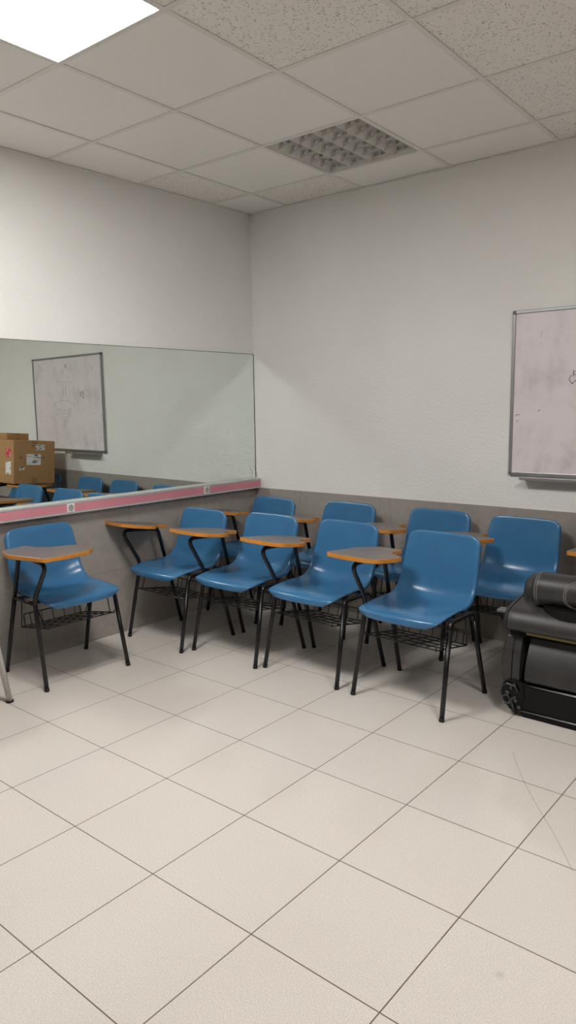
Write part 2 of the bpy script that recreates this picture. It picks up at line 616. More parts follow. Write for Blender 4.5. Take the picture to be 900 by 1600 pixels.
# slotted cross blades between the reflectors
wc = 2 * inner / nc
us = (0.0, 0.14, 0.34, 0.46, 0.66, 0.80, 1.0)
for i in range(nl):
    xa = -inner + i * wl
    for j in range(nc + 1):
        bm = bmesh.new()
        y = -inner + j * wc
        rows = []
        for z, th in ((0.010, 0.0012), (0.027, 0.003), (0.044, 0.006), (0.058, 0.010)):
            fr = (0.016 * (z - 0.008) / 0.05) / wl
            sag = 0.010 if z < 0.02 else 0.0
            rows.append([[(xa + (fr + (1 - 2 * fr) * u) * wl, y + sgn * th, z + sag * sin(pi * u)) for u in us] for sgn in (-1, 1)])
        for sd in (0, 1):
            G = [[bm.verts.new(p) for p in r[sd]] for r in rows]
            for k in range(3):
                for m in range(len(us) - 1):
                    if k == 1 and m in (1, 3):
                        continue
                    bm.faces.new((G[k][m], G[k][m + 1], G[k + 1][m + 1], G[k + 1][m]))
        mesh_obj('cross_blade', bm, M_BLADE, lou, fix=False)
for i in range(nl):
    bm = bmesh.new()
    x = -inner + (i + 0.5) * wl
    tube(bm, [(x, -inner + 0.01, 0.07), (x, inner - 0.01, 0.07)], 0.0125, 12)
    mesh_obj('fluorescent_tube', bm, M_TUBE, t)

# ------------------------------------------------------------------ mirror and trunking on the left wall
MZ0, MZ1 = 0.862, 1.748
t = thing('wall_mirror', 'long frameless mirror on the left wall above the pink trunking', 'mirror', LWP(0, 0, MZ0), angL)
bm = bmesh.new()
box(bm, (0.004, 0.0005, 0), (4.6, 0.005, MZ1 - MZ0))
mesh_obj('glass', bm, M_MIRROR, t)
bm = bmesh.new()
box(bm, (0.0, 0.0005, 0), (0.004, 0.007, MZ1 - MZ0)); box(bm, (0.0, 0.0005, MZ1 - MZ0), (4.6, 0.006, MZ1 - MZ0 + 0.003))
mesh_obj('edge', bm, M_EDGE_GLASS, t)

TZ0, TZ1, TD = 0.792, 0.862, 0.05
t = thing('cable_trunking', 'long grey and pink cable trunking with two sockets under the mirror', 'trunking', LWP(0, 0, TZ0), angL)
bm = bmesh.new()
hh = TZ1 - TZ0
box(bm, (0.001, 0.0005, 0), (5.0, TD, hh), bev=0.002)
box(bm, (0.001, TD - 0.002, hh - 0.012), (5.0, TD + 0.003, hh), bev=0.001)
box(bm, (0.001, TD - 0.002, 0), (5.0, TD + 0.003, 0.010), bev=0.001)
mesh_obj('body', bm, M_TRUNK, t)
bm = bmesh.new()
box(bm, (0.003, TD - 0.001, 0.011), (5.0, TD + 0.0016, hh - 0.013))
mesh_obj('pink_cover', bm, M_PINK, t)
for s in (0.535, 1.58):
    bm = bmesh.new()
    box(bm, (s - 0.024, TD, 0.010), (s + 0.024, TD + 0.006, hh - 0.012), bev=0.002)
    k = mesh_obj('power_socket', bm, M_WHITE, t)
    bm = bmesh.new()
    ring = [(s + 0.017 * cos(2 * pi * i / 24), TD + 0.0062, hh / 2 + 0.017 * sin(2 * pi * i / 24)) for i in range(24)]
    tube(bm, ring, 0.0018, 6, closed=True)
    ctr = [bm.verts.new((p[0], TD + 0.0063, p[2])) for p in ring]
    bm.faces.new(ctr)
    mesh_obj('socket_well', bm, M_SOCK, k)
    bm = bmesh.new()
    for dx in (-0.0065, 0.0065):
        rr = [bm.verts.new((s + dx + 0.0028 * cos(2 * pi * i / 12), TD + 0.0068, hh / 2 + 0.0028 * sin(2 * pi * i / 12))) for i in range(12)]
        bm.faces.new(rr)
    box(bm, (s - 0.004, TD + 0.0062, hh / 2 + 0.012), (s + 0.004, TD + 0.008, hh / 2 + 0.016))
    box(bm, (s - 0.004, TD + 0.0062, hh / 2 - 0.016), (s + 0.004, TD + 0.008, hh / 2 - 0.012))
    mesh_obj('contacts', bm, M_DARK, k)

# loose wire end sticking up at the mirror corner
bm = bmesh.new()
tube(bm, [LWP(0.012, 0.03, 0.862), LWP(0.018, 0.028, 0.90), LWP(0.045, 0.024, 0.955)], 0.0013, 6)
tag(mesh_obj('loose_wire', bm, M_ALU_D), 'short thin grey wire end poking up at the mirror corner', 'wire')

# ------------------------------------------------------------------ whiteboard on the back wall
BX0, BX1, BZ0, BZ1 = 1.925, 3.165, 0.982, 1.876
t = thing('whiteboard', 'smudged whiteboard in an aluminium frame on the back wall', 'whiteboard', (BX0, 0, BZ0))
W, HH = BX1 - BX0, BZ1 - BZ0
bm = bmesh.new(); box(bm, (0.008, -0.014, 0.008), (W - 0.008, -0.001, HH - 0.008))
mesh_obj('writing_surface', bm, M_BOARD, t)
bm = bmesh.new()
f = 0.017
box(bm, (0, -0.022, f), (f, -0.001, HH - f), bev=0.003); box(bm, (W - f, -0.022, f), (W, -0.001, HH - f), bev=0.003)
box(bm, (f, -0.022, 0), (W - f, -0.001, f), bev=0.003); box(bm, (f, -0.022, HH - f), (W - f, -0.001, HH), bev=0.003)
mesh_obj('frame', bm, M_ALU, t)
for x, z in ((0, 0), (W, 0), (0, HH), (W, HH)):
    bm = bmesh.new()
    sx = -0.001 if x == 0 else W - 0.021
    sz = -0.001 if z == 0 else HH - 0.021
    box(bm, (sx, -0.024, sz), (sx + 0.022, -0.001, sz + 0.022), bev=0.005)
    k = mesh_obj('corner_cap', bm, M_ALU_D, t)
    bm = bmesh.new()
    ret = [bm.verts.new((sx + 0.011 + 0.003 * cos(2 * pi * i / 10), -0.0243, sz + 0.011 + 0.003 * sin(2 * pi * i / 10))) for i in range(10)]
    bm.faces.new(ret)
    mesh_obj('screw', bm, M_DARK, k)
bm = bmesh.new()
box(bm, (0.085, -0.075, -0.022), (0.60, -0.001, -0.017), bev=0.001)
box(bm, (0.085, -0.078, -0.022), (0.60, -0.073, -0.006), bev=0.001)
box(bm, (0.085, -0.006, -0.022), (0.60, -0.001, 0.0), bev=0.001)
mesh_obj('pen_tray', bm, M_ALU, t)
def stroke(pts, r=0.0018):
    bm = bmesh.new()
    P = [Vector((p[0] - BX0, -0.0145, p[1] - BZ0)) for p in pts]
    tube(bm, P, r, 6)
    mesh_obj('marker_stroke', bm, MI, t)
MI = M_INK
stroke([(2.255, 1.475), (2.238, 1.50), (2.248, 1.52), (2.262, 1.515), (2.258, 1.545), (2.285, 1.532), (2.31, 1.54), (2.30, 1.515), (2.315, 1.495), (2.285, 1.505), (2.255, 1.475)], 0.0016)
stroke([(2.258, 1.545), (2.264, 1.525), (2.285, 1.517), (2.30, 1.515)], 0.0012)
stroke([(1.955, 1.31), (1.968, 1.317), (1.978, 1.315)], 0.0016)
stroke([(1.957, 1.277), (1.972, 1.285)], 0.0012)
stroke([(2.08, 1.333), (2.086, 1.34), (2.093, 1.337)], 0.0015)
stroke([(2.54, 1.80), (2.56, 1.765), (2.52, 1.765), (2.54, 1.80)], 0.0014)
MI = M_INK2
arc = [(2.42 + 0.19 * (1 - cos(pi * i / 14)), 1.40 + 0.06 * sin(pi * i / 14)) for i in range(15)]
stroke(arc, 0.0014)
for k in range(4):
    w_ = 0.13 - 0.03 * k
    zc = 1.385 - 0.035 * k
    stroke([(2.60 - w_, zc), (2.60 - w_ / 2, zc - 0.015), (2.60, zc - 0.02), (2.60 + w_ / 2, zc - 0.015), (2.60 + w_, zc)], 0.0012)
stroke([(2.60, 1.26), (2.60, 1.18)], 0.0012)
stroke([(2.42, 1.63), (2.72, 1.64)], 0.0010)
stroke([(2.56, 1.62), (2.56, 1.50)], 0.0010)
stroke([(2.61, 1.62), (2.61, 1.50)], 0.0010)
stroke([(3.05, 1.82), (2.97, 1.75)], 0.0012)
stroke([(2.08, 1.725), (2.088, 1.76)], 0.0009)
stroke([(2.075, 1.69), (2.086, 1.69)], 0.0009)

# ------------------------------------------------------------------ tablet-arm chair (local +x = sitter's right, +y = forward)
PROFILE = [((.238, .404), (.216, .402)), ((.238, .428), (.216, .424)), ((.218, .446), (.200, .440)), ((.15, .452), (.14, .452)), ((.06, .446), (.05, .459)),
           ((-.03, .438), (-.03, .463)), ((-.10, .440), (-.085, .475)), ((-.145, .458), (-.122, .505)), ((-.172, .50), (-.145, .55)),
           ((-.186, .56), (-.161, .602)), ((-.197, .63), (-.175, .66)), ((-.206, .69), (-.189, .702)), ((-.211, .730), (-.200, .734)),
           ((-.215, .751), (-.208, .751)), ((-.222, .760), (-.217, .759)), ((-.236, .754), (-.232, .753))]
def shell_mesh():
    k = 3
    C = catmull([Vector((p[0][0], p[0][1], 0)) for p in PROFILE], k)
    E = catmull([Vector((p[1][0], p[1][1], 0)) for p in PROFILE], k)
    n = len(C)
    # running length for the rounded ends
    S = [0.0]
    for i in range(1, n):
        S.append(S[-1] + (C[i] - C[i - 1]).length)
    Lt = S[-1]
    R = 0.023
    bm = bmesh.new()
    rows = []
    for i in range(n):
        t = (C[min(i + 1, n - 1)] - C[max(i - 1, 0)]).normalized()
        N = Vector((t.y, -t.x))
        s = S[i]
        # half width along the shell
        w = 0.214
        q = s / Lt
        if q > 0.45:
            w = 0.214 - 0.016 * min(1, (q - 0.45) / 0.5)
        for d, Rc in ((s - 0.012, 0.05), (Lt - s - 0.014, 0.062)):
            d = max(d, 0.0)
            if d < Rc:
                w -= Rc - sqrt(max(Rc * Rc - (Rc - d) ** 2, 0))
        rf = min(1.0, max(0.0, (s - 0.010) / 0.085)); rf = 0.12 + 0.88 * rf * rf * (3 - 2 * rf)
        rg = min(1.0, max(0.0, (Lt - s - 0.02) / 0.06)); rf *= 0.35 + 0.65 * rg * rg * (3 - 2 * rg)
        sg = min(1.0, max(0.0, (q - 0.30) / 0.2)); rf *= 0.42 + 0.58 * sg * sg * (3 - 2 * sg)
        inner = w - R
        us = [inner * (-1 + 2 * j / 14) for j in range(15)]
        def pt(x, off):
            a = min(1.0, abs(x) / (w if w > 0 else 1))
            f = a ** 2.6
            c = C[i].lerp(E[i], f)
            return Vector((x, c.x + N.x * off, c.y + N.y * off))
        left = []
        for j in range(6, 0, -1):
            a = math.radians(105) * j / 6
            left.append(pt(-(inner + R * sin(a)), -R * (1 - cos(a)) * rf))
        mid = [pt(x, 0) for x in us]
        right = [Vector((-p.x, p.y, p.z)) for p in left[::-1]]
        row = [bm.verts.new(p) for p in left + mid + right]
        rows.append(row)
    for i in range(n - 1):
        for j in range(len(rows[0]) - 1):
            bm.faces.new((rows[i][j], rows[i][j + 1], rows[i + 1][j + 1], rows[i + 1][j]))
    return bm

def right_side_path():
    pts = [(.240, .212, 0.0), (.227, .122, .445), (.221, .235, .610), (.221, .175, .656), (.221, .0, .656), (.221, -.03, .640), (.240, -.205, 0.0)]
    pts = [(.240, .212, 0.0), (.226, .118, .450), (.221, .250, .640), (.221, .05, .653), (.221, -.022, .653), (.240, -.205, 0.0)]
    return fillet(pts, [0, .10, .035, 0, .03, 0], 8)

def split_z(path, zc):
    """cut a path that rises above zc and comes down again into three pieces"""
    up = next(i for i, p in enumerate(path) if p.z >= zc)
    dn = len(path) - 1 - next(i for i, p in enumerate(path[::-1]) if p.z >= zc)
    def cut(a, b):
        t = (zc - a.z) / (b.z - a.z)
        return a.lerp(b, t)
    c1 = cut(path[up - 1], path[up])
    c2 = cut(path[dn], path[dn + 1])
    return path[:up] + [c1], [c1] + path[up:dn + 1] + [c2], [c2] + path[dn + 1:]

TABLET = [(.285, -.078), (.352, .03), (.358, .266), (.25, .288), (.115, .292), (.058, .262), (.028, .158), (.036, .112), (.128, .058), (.156, .0), (.150, -.082)]
TRADS = [.03, .06, .025, .2, .05, .04, .06, .016, .03, .04, .02]
TC = Vector((.221, .10, .664))

def add_foot(leg, p, d):
    bm = bmesh.new()
    p, d = Vector(p), Vector(d).normalized()
    tube(bm, [p + Vector((0, 0, 0.0005)), p + d * 0.016], 0.0121, 12)
    return mesh_obj('foot_cap', bm, M_RUBBER, leg)

TR = 0.0112
def support_mesh(tilt):
    tt = math.tan(math.radians(tilt))
    path = []
    for p in right_side_path():
        q = p.copy()
        if q.z > 0.45:
            q.z += (q.y - 0.10) * tt * min(1.0, (q.z - 0.45) / 0.17)
        path.append(q)
    b = split_z(path, 0.425)[1]
    bm = bmesh.new()
    tube(bm, b, TR, 12)
    box(bm, (.221 - .016, -.02, .660), (.221 + .016, .21, .6645), M=Matrix.Translation((0, .10, .662)) @ Matrix.Rotation(math.radians(tilt), 4, 'X') @ Matrix.Translation((0, -.10, -.662)))
    return bm
def make_chair(name, label, group):
    t = thing(name, label, 'chair', group=group)
    o = mesh_obj('seat_shell', shell_mesh(), M_BLUE, t, smooth=True)
    so = o.modifiers.new('thick', 'SOLIDIFY'); so.thickness = 0.0055; so.offset = -1
    ss = o.modifiers.new('smooth', 'SUBSURF'); ss.levels = 1; ss.render_levels = 1
    path = right_side_path()
    a, b, c = split_z(path, 0.425)
    for p in (a, c[::-1]):
        bm = bmesh.new(); tube(bm, p, TR, 12)
        add_foot(mesh_obj('leg', bm, M_BLACK, t), p[0], p[1] - p[0])
    mesh_obj('tablet_support', support_mesh(0), M_BLACK, t)
    lp = fillet([(-.240, .212, 0), (-.226, .125, .424), (-.226, -.085, .424), (-.240, -.205, 0)], [0, .035, .035, 0], 7)
    la, lb, lc = split_z(lp, 0.385)
    for p in (la, lc[::-1]):
        bm = bmesh.new(); tube(bm, p, TR, 12)
        add_foot(mesh_obj('leg', bm, M_BLACK, t), p[0], p[1] - p[0])
    bm = bmesh.new(); tube(bm, lb, TR, 12)
    tube(bm, [(-.226, .085, .424), (.228, .085, .424)], 0.010, 10)
    tube(bm, [(-.226, -.055, .424), (.230, -.055, .424)], 0.010, 10)
    tube(bm, [(.2285, .124, .424), (.2285, -.088, .424)], 0.009, 10)
    mesh_obj('seat_frame', bm, M_BLACK, t)
    # writing tablet
    poly = [(x - TC.x, y - TC.y) for x, y in round_poly(TABLET, TRADS)]
    bm = bmesh.new(); prism(bm, poly, 0.0, 0.021)
    tb = mesh_obj('writing_tablet', bm, M_LAM, t, loc=TC)
    bm = bmesh.new()
    n = len(poly)
    rings = []
    for off, z in ((0.0, 0.0008), (0.0022, 0.0018), (0.0022, 0.0194), (0.0, 0.0206)):
        ring = []
        for i in range(n):
            p0, p1, p2 = Vector(poly[i - 1]), Vector(poly[i]), Vector(poly[(i + 1) % n])
            d = (p2 - p0).normalized()
            nn = Vector((d.y, -d.x))
            ring.append(bm.verts.new((p1.x - nn.x * off * AREA, p1.y - nn.y * off * AREA, z)))
        rings.append(ring)
    for k in range(3):
        for i in range(n):
            bm.faces.new((rings[k][i], rings[k][(i + 1) % n], rings[k + 1][(i + 1) % n], rings[k + 1][i]))
    mesh_obj('edge_band', bm, M_BEECH, tb)
    # wire basket under the seat
    bm = bmesh.new()
    def zb(y): return 0.252 + (y + .12) / .29 * 0.05
    wr = 0.0033
    y0, y1 = -.115, .168
    rim = fillet([(-.19, y1, zb(y1)), (-.19, y0, zb(y0)), (.19, y0, zb(y0)), (.19, y1, zb(y1))], 0.02, 4)
    tube(bm, rim, wr, 6)
    for k in range(4):
        y = y0 + (y1 - y0) * (k + 1) / 4
        tube(bm, [(-.19, y, zb(y)), (.19, y, zb(y))], wr, 6)
    for k in range(5):
        x = -.13 + .26 * k / 4
        tube(bm, fillet([(x, y1, zb(y1) + .004), (x, y0, zb(y0) + .004), (x, y0 - .012, zb(y0) + .062)], 0.012, 4), 0.0023, 6)
    tube(bm, fillet([(-.165, y0, zb(y0)), (-.165, y0 - .012, zb(y0) + .062), (.165, y0 - .012, zb(y0) + .062), (.165, y0, zb(y0))], 0.012, 4), wr, 6)
    for sx in (-1, 1):
        tube(bm, [(sx * .19, y0 + .01, zb(y0)), (sx * .205, -.055, .418)], wr, 6)
        tube(bm, [(sx * .19, y1 - .03, zb(y1 - .03)), (sx * .205, .085, .418)], wr, 6)
        tube(bm, fillet([(sx * .19, y1, zb(y1)), (sx * .19, y1 + .012, zb(y1)), (sx * .19, y1 + .014, zb(y1) + .016)], .008, 3), wr, 6)
    mesh_obj('book_basket', bm, M_BLACK, t)
    return t

_a = sum(TABLET[i - 1][0] * TABLET[i][1] - TABLET[i][0] * TABLET[i - 1][1] for i in range(len(TABLET)))
AREA = 1.0 if _a < 0 else -1.0     # outward side of the outline

def copy_tree(o, parent=None):
    c = o.copy()
    col.objects.link(c)
    if parent is not None:
        c.parent = parent
    for ch in [x for x in bpy.data.objects if x.parent == o]:
        copy_tree(ch, c)
    return c

GRP = 'blue tablet-arm chairs'
# centre x, y, facing angle in degrees, tablet tilt (front up) / roll / yaw in degrees, tablet shift x, y, label
CH = [
    (.242, -1.819, -3.5, 0.5, -1, 15, -.05, .012, 'blue chair standing alone under the mirror, turned to face right'),
    (.318, -1.062, -92.0, 9.0, 0, 0, .035, 0, 'front-row blue chair nearest the mirror, its tablet seen nearly edge-on'),
    (.815, -.997, -91.0, 7.0, 0, 0, 0, 0, 'second blue chair of the front row counted from the mirror'),
    (1.330, -.966, -92.0, 6.0, 0, 0, 0, 0, 'third blue chair of the front row counted from the mirror'),
    (1.909, -.987, -92.0, 3.5, 0, 0, 0, 0, 'front-row blue chair nearest the black recliner, fully in view'),
    (.305, -.385, -95.0, 8.0, 0, 0, -.04, 0, 'back-row blue chair in the corner of the room'),
    (.910, -.325, -90.0, 7.0, 0, 0, -.01, 0, 'second blue chair of the back row counted from the corner'),
    (1.542, -.305, -90.0, 4.0, 0, 0, 0, 0, 'third blue chair of the back row, behind the chair nearest the recliner'),
    (2.062, -.315, -90.0, 5.0, 0, 0, 0, 0, 'back-row blue chair directly behind the black recliner'),
    (2.800, -.310, -90.0, 3.0, 0, 0, 0, 0, 'blue chair below the whiteboard, cardboard box resting on its tablet'),
    (3.310, -.315, -90.0, 3.0, 0, 0, 0, 0, 'blue chair past the cardboard box, farthest from the corner'),
]
proto = make_chair('tablet_arm_chair', CH[0][8], GRP)
chairs = [proto] + [copy_tree(proto) for _ in CH[1:]]
for o, (x, y, ang, tilt, roll, yaw, sx, sy, lab) in zip(chairs, CH):
    o.location = (x, y, 0)
    o.rotation_euler = (0, 0, math.radians(ang - 90))
    o['label'] = lab
    tb = [c for c in bpy.data.objects if c.parent == o and c.name.startswith('writing_tablet')][0]
    tb.rotation_euler = (math.radians(tilt), math.radians(roll), math.radians(yaw))
    tb.location = (TC.x + sx, TC.y + sy, TC.z + 0.0015 + sy * math.tan(math.radians(tilt)))
    if o is proto:
        tb.scale = (1.09, 1.09, 1.0)
    if tilt > 0.5:
        sup = [c for c in bpy.data.objects if c.parent == o and c.name.startswith('tablet_support')][0]
        bm = support_mesh(tilt)
        bmesh.ops.recalc_face_normals(bm, faces=bm.faces[:])
        me_ = bpy.data.meshes.new('tablet_support')
        bm.to_mesh(me_); bm.free()
        me_.materials.append(M_BLACK)
        sup.data = me_

# ------------------------------------------------------------------ cardboard boxes (seen in the mirror)
def carton(name, label, size, loc, rot, labels=True):
    t = thing(name, label, 'box', loc)
    t.rotation_euler = rot
    sx, sy, sz = size
    th = min(0.06, sz * 0.4)
    bm = bmesh.new()
    box(bm, (0, 0, 0), (sx, sy, sz), bev=0.004)
    mesh_obj('carton', bm, M_CARTON, t)
    bm = bmesh.new()
    box(bm, (-0.0006, sy / 2 - 0.025, sz - th), (0.01, sy / 2 + 0.025, sz + 0.0006))
    box(bm, (0, sy / 2 - 0.025, sz - 0.001), (sx, sy / 2 + 0.025, sz + 0.0008))
    box(bm, (-0.0006, sy / 2 - 0.025, -0.0006), (0.01, sy / 2 + 0.025, th))
    mesh_obj('tape', bm, M_TAPE, t)
    return t
ctilt = math.radians(-4.0)
bx = carton('cardboard_box', 'large brown cardboard box with shipping labels standing on the chair tablets', (0.50, 0.41, 0.40), (2.545, -0.605, 0.708), (ctilt, 0, 0))
def sticker(parent, name, a, b, mat, label=None):
    bm = bmesh.new(); box(bm, a, b)
    o = mesh_obj(name, bm, mat, parent)
    if label: o['label'] = label
    return o
e = 0.0012
sticker(bx, 'shipping_label', (-e, .125, .175), (0.001, .265, .275), M_PAPER, 'white printed delivery label')
sticker(bx, 'shipping_label', (-e, .215, .31), (0.001, .305, .365), M_PAPER2, 'small white printed label')
sticker(bx, 'shipping_label', (-e, .055, .125), (0.001, .105, .155), M_PAPER2, 'smallest white label')
sticker(bx, 'shipping_label', (.05, -e, .085), (.155, 0.001, .205), M_PAPER, 'white label with barcode')
sticker(bx, 'red_label', (.05, -e, .245), (.15, 0.001, .325), M_REDLABEL, 'red and white label')
bm = bmesh.new()
for yy in (.07, .295):
    v = [bm.verts.new((-0.0012, yy + d, z)) for d, z in ((-.010, .235), (.010, .235), (0, .255))]
    bm.faces.new(v)
mesh_obj('printed_mark', bm, M_INK, bx)
top_z = 0.400
ox = Vector((0, 0.0, top_z + 0.001)); ox.rotate(Matrix.Rotation(ctilt, 3, 'X'))
carton('cardboard_box', 'flat brown cardboard box lying on top of the large labelled box', (0.20, 0.22, 0.062), Vector((2.80, -0.605 + 0.06, 0.708 - 0.06 * sin(math.radians(4.0)) + 0.0006)) + ox, (ctilt, 0, 0))

# ------------------------------------------------------------------ black recliner at the right edge
RX0 = 2.315
t = thing('recliner_chair', 'black leather reclining chair with stitched headrest roll, cut off by right edge', 'recliner', (RX0, -0.78, 0))
def RP(x, y, z):      # world -> local
    return Vector((x - RX0, y + 0.78, z))
X1 = 3.02
def extrude_profile(bm, prof, x0, x1, mat=0, smooth=True, close=True):
    a = [bm.verts.new(RP(x0, y, z)) for y, z in prof]
    b = [bm.verts.new(RP(x1, y, z)) for y, z in prof]
    n = len(prof)
    for i in range(n if close else n - 1):
        f = bm.faces.new((a[i], a[(i + 1) % n], b[(i + 1) % n], b[i])); f.material_index = mat
    if close:
        bm.faces.new(a[::-1]).material_index = mat; bm.faces.new(b).material_index = mat
# low black base on the floor
bm = bmesh.new()
prism(bm, [tuple(RP(x, y, 0).xy) for x, y in ((2.405, -.945), (X1 - .03, -.945), (X1 - .03, -.64), (2.405, -.64))], 0.0, 0.055)
mesh_obj('base', bm, M_LEATHER_D, t)
# dark housing
bm = bmesh.new()
extrude_profile(bm, [(-.955, .035), (-.958, .15), (-.93, .165), (-.66, .165), (-.64, .04)], 2.37, X1)
auto_smooth(mesh_obj('housing', bm, M_LEATHER_D, t))
bm = bmesh.new()
tube(bm, [RP(2.365, -.96, .157), RP(X1, -.96, .157)], 0.005, 8)
tube(bm, [RP(2.375, -.958, .034), RP(X1, -.958, .034)], 0.0035, 8)
mesh_obj('chrome_trim', bm, M_CHROME, t)
# rounded leather belly
bm = bmesh.new()
prof = [(-.945, .165), (-.968, .18), (-.972, .205), (-.962, .25), (-.94, .30), (-.91, .345), (-.88, .36), (-.66, .36), (-.64, .17)]
prof = [(p.x, p.y) for p in catmull([Vector((a, b, 0)) for a, b in prof], 3)]
extrude_profile(bm, prof, 2.415, X1)
auto_smooth(mesh_obj('leather_panel', bm, M_LEATHER, t), 50)
# curved side cheek with a slot between it and the belly
bm = bmesh.new()
ck = [(-.935, .10), (-.955, .16), (-.955, .24), (-.945, .30), (-.925, .355), (-.90, .378), (-.68, .378), (-.62, .30), (-.63, .12), (-.80, .06)]
ckp = round_poly(ck, [.02] * len(ck), 4)
def cheek_x(z): return 2.312 + 0.05 * max(0, (0.14 - z) / 0.14) - 0.012 * sin(pi * min(1, max(0, (z - .1) / .28)))
a = [bm.verts.new(RP(cheek_x(z) + 0.008, y, z)) for y, z in ckp]
a0 = [bm.verts.new(RP(cheek_x(z), -.80 + (y + .80) * .93, .23 + (z - .23) * .95)) for y, z in ckp]
b = [bm.verts.new(RP(2.385, y, z)) for y, z in ckp]
n = len(ckp)
for i in range(n):
    j = (i + 1) % n
    bm.faces.new((a[i], a[j], b[j], b[i])); bm.faces.new((a0[i], a0[j], a[j], a[i]))
bm.faces.new(b); bm.faces.new(a0[::-1])
ch = auto_smooth(mesh_obj('side_cheek', bm, M_LEATHER, t), 50)
bm = bmesh.new()
tube(bm, [RP(2.35, -.957 + d, z) for d, z in ((.0, .165), (.001, .20), (.002, .24), (.011, .30), (.03, .353))], 0.0022, 6)
mesh_obj('seam', bm, M_LEATHER_D, ch)
# hinge mechanism at the lower left
bm = bmesh.new()
box(bm, RP(2.31, -.95, .055), RP(2.385, -.80, .135), bev=0.006)
mz = [(2.316, .145), (2.335, .165), (2.37, .172), (2.405, .165), (2.412, .10), (2.40, .05), (2.375, .018), (2.345, .035), (2.32, .065), (2.306, .10)]
mp_ = [tuple((x, z)) for x, z in mz]
f0 = [bm.verts.new(RP(x, -.962, z)) for x, z in mp_]; f1 = [bm.verts.new(RP(x, -.93, z)) for x, z in mp_]
for i in range(len(mp_)):
    j = (i + 1) % len(mp_)
    bm.faces.new((f0[i], f0[j], f1[j], f1[i]))
bm.faces.new(f0); bm.faces.new(f1[::-1])
me = mesh_obj('hinge_mechanism', bm, M_MECH, t)
bm = bmesh.new()
random.seed(7)
for k in range(14):
    x, z = 2.325 + random.random() * .07, .045 + random.random() * .11
    r = 0.005 + 0.004 * random.random()
    tube(bm, [RP(x, -.961, z), RP(x, -.969 - .003 * random.random(), z)], r, 6)
tube(bm, fillet([RP(2.315, -.966, .135), RP(2.335, -.972, .15), RP(2.375, -.972, .145), RP(2.387, -.968, .12)], .01, 4), 0.004, 8)
tube(bm, fillet([RP(2.316, -.966, .085), RP(2.34, -.971, .10), RP(2.365, -.971, .06), RP(2.372, -.968, .03)], .01, 4), 0.0035, 8)
mesh_obj('bolt', bm, M_BOLT, me)['label'] = 'shiny bolts and springs'
# faded yellow strip in the gap under the cushion
bm = bmesh.new()
box(bm, RP(2.40, -.925, .3715), RP(X1, -.90, .395))
mesh_obj('yellow_strip', bm, M_YELLOW, t)['label'] = 'faded yellow strip in the gap'
# seat cushion slab
bm = bmesh.new()
prof = [(-.955, .392), (-.972, .405), (-.972, .43), (-.955, .462), (-.92, .485), (-.80, .507), (-.70, .515), (-.62, .50), (-.605, .46), (-.61, .40), (-.65, .385), (-.90, .382)]
prof = [(p.x, p.y) for p in catmull([Vector((a, b, 0)) for a, b in prof], 3)]
sec = []
for x, s in ((2.300, .80), (2.303, .88), (2.312, .95), (2.33, .99), (2.36, 1.0), (X1 - .06, 1.0), (X1 - .02, .97), (X1, .88)):
    sec.append([bm.verts.new(RP(x, -.79 + (y + .79) * s, .445 + (z - .445) * s)) for y, z in prof])
for i in range(len(sec) - 1):
    for j in range(len(prof)):
        k = (j + 1) % len(prof)
        bm.faces.new((sec[i][j], sec[i][k], sec[i + 1][k], sec[i + 1][j]))
bm.faces.new(sec[0][::-1]); bm.faces.new(sec[-1])
cu = auto_smooth(mesh_obj('cushion', bm, M_LEATHER, t), 50)
bm = bmesh.new()
loop = [RP(2.325, -.79 + (y + .79) * .985, .445 + (z - .445) * .985 + .001) for y, z in prof]
tube(bm, loop, 0.0018, 6, closed=True)
mesh_obj('seam', bm, M_LEATHER_D, cu)
# solid dark half-disc standing in for the shaded recess under the headrest
bm = bmesh.new()
pts = []
for i in range(13):
    a_ = pi * i / 12
    pts.append((2.585 - 0.13 * cos(a_), -.87 - .082 * sin(a_)))
lowr = [bm.verts.new(RP(x, y, .47)) for x, y in pts]; upr = [bm.verts.new(RP(x, y, .512)) for x, y in pts]
for i in range(len(pts)):
    j = (i + 1) % len(pts)
    bm.faces.new((lowr[i], lowr[j], upr[j], upr[i]))
bm.faces.new(upr); bm.faces.new(lowr[::-1])
mesh_obj('headrest_recess_shade', bm, M_LEATHER_D, t)
# leather lobe behind the roll
bm = bmesh.new()
prof = [(-.80, .49), (-.79, .56), (-.74, .60), (-.67, .598), (-.62, .56), (-.61, .49)]
prof = [(p.x, p.y) for p in catmull([Vector((a, b, 0)) for a, b in prof], 3)]
sec = []
for x, s in ((2.322, .70), (2.328, .85), (2.34, .95), (2.37, 1.0), (X1 - .03, 1.0), (X1, .85)):
    sec.append([bm.verts.new(RP(x, -.70 + (y + .70) * s, .49 + (z - .49) * s)) for y, z in prof])
for i in range(len(sec) - 1):
    for j in range(len(prof)):
        k = (j + 1) % len(prof)
        bm.faces.new((sec[i][j], sec[i][k], sec[i + 1][k], sec[i + 1][j]))
bm.faces.new(sec[0][::-1]); bm.faces.new(sec[-1])
auto_smooth(mesh_obj('back_cushion', bm, M_LEATHER, t), 50)
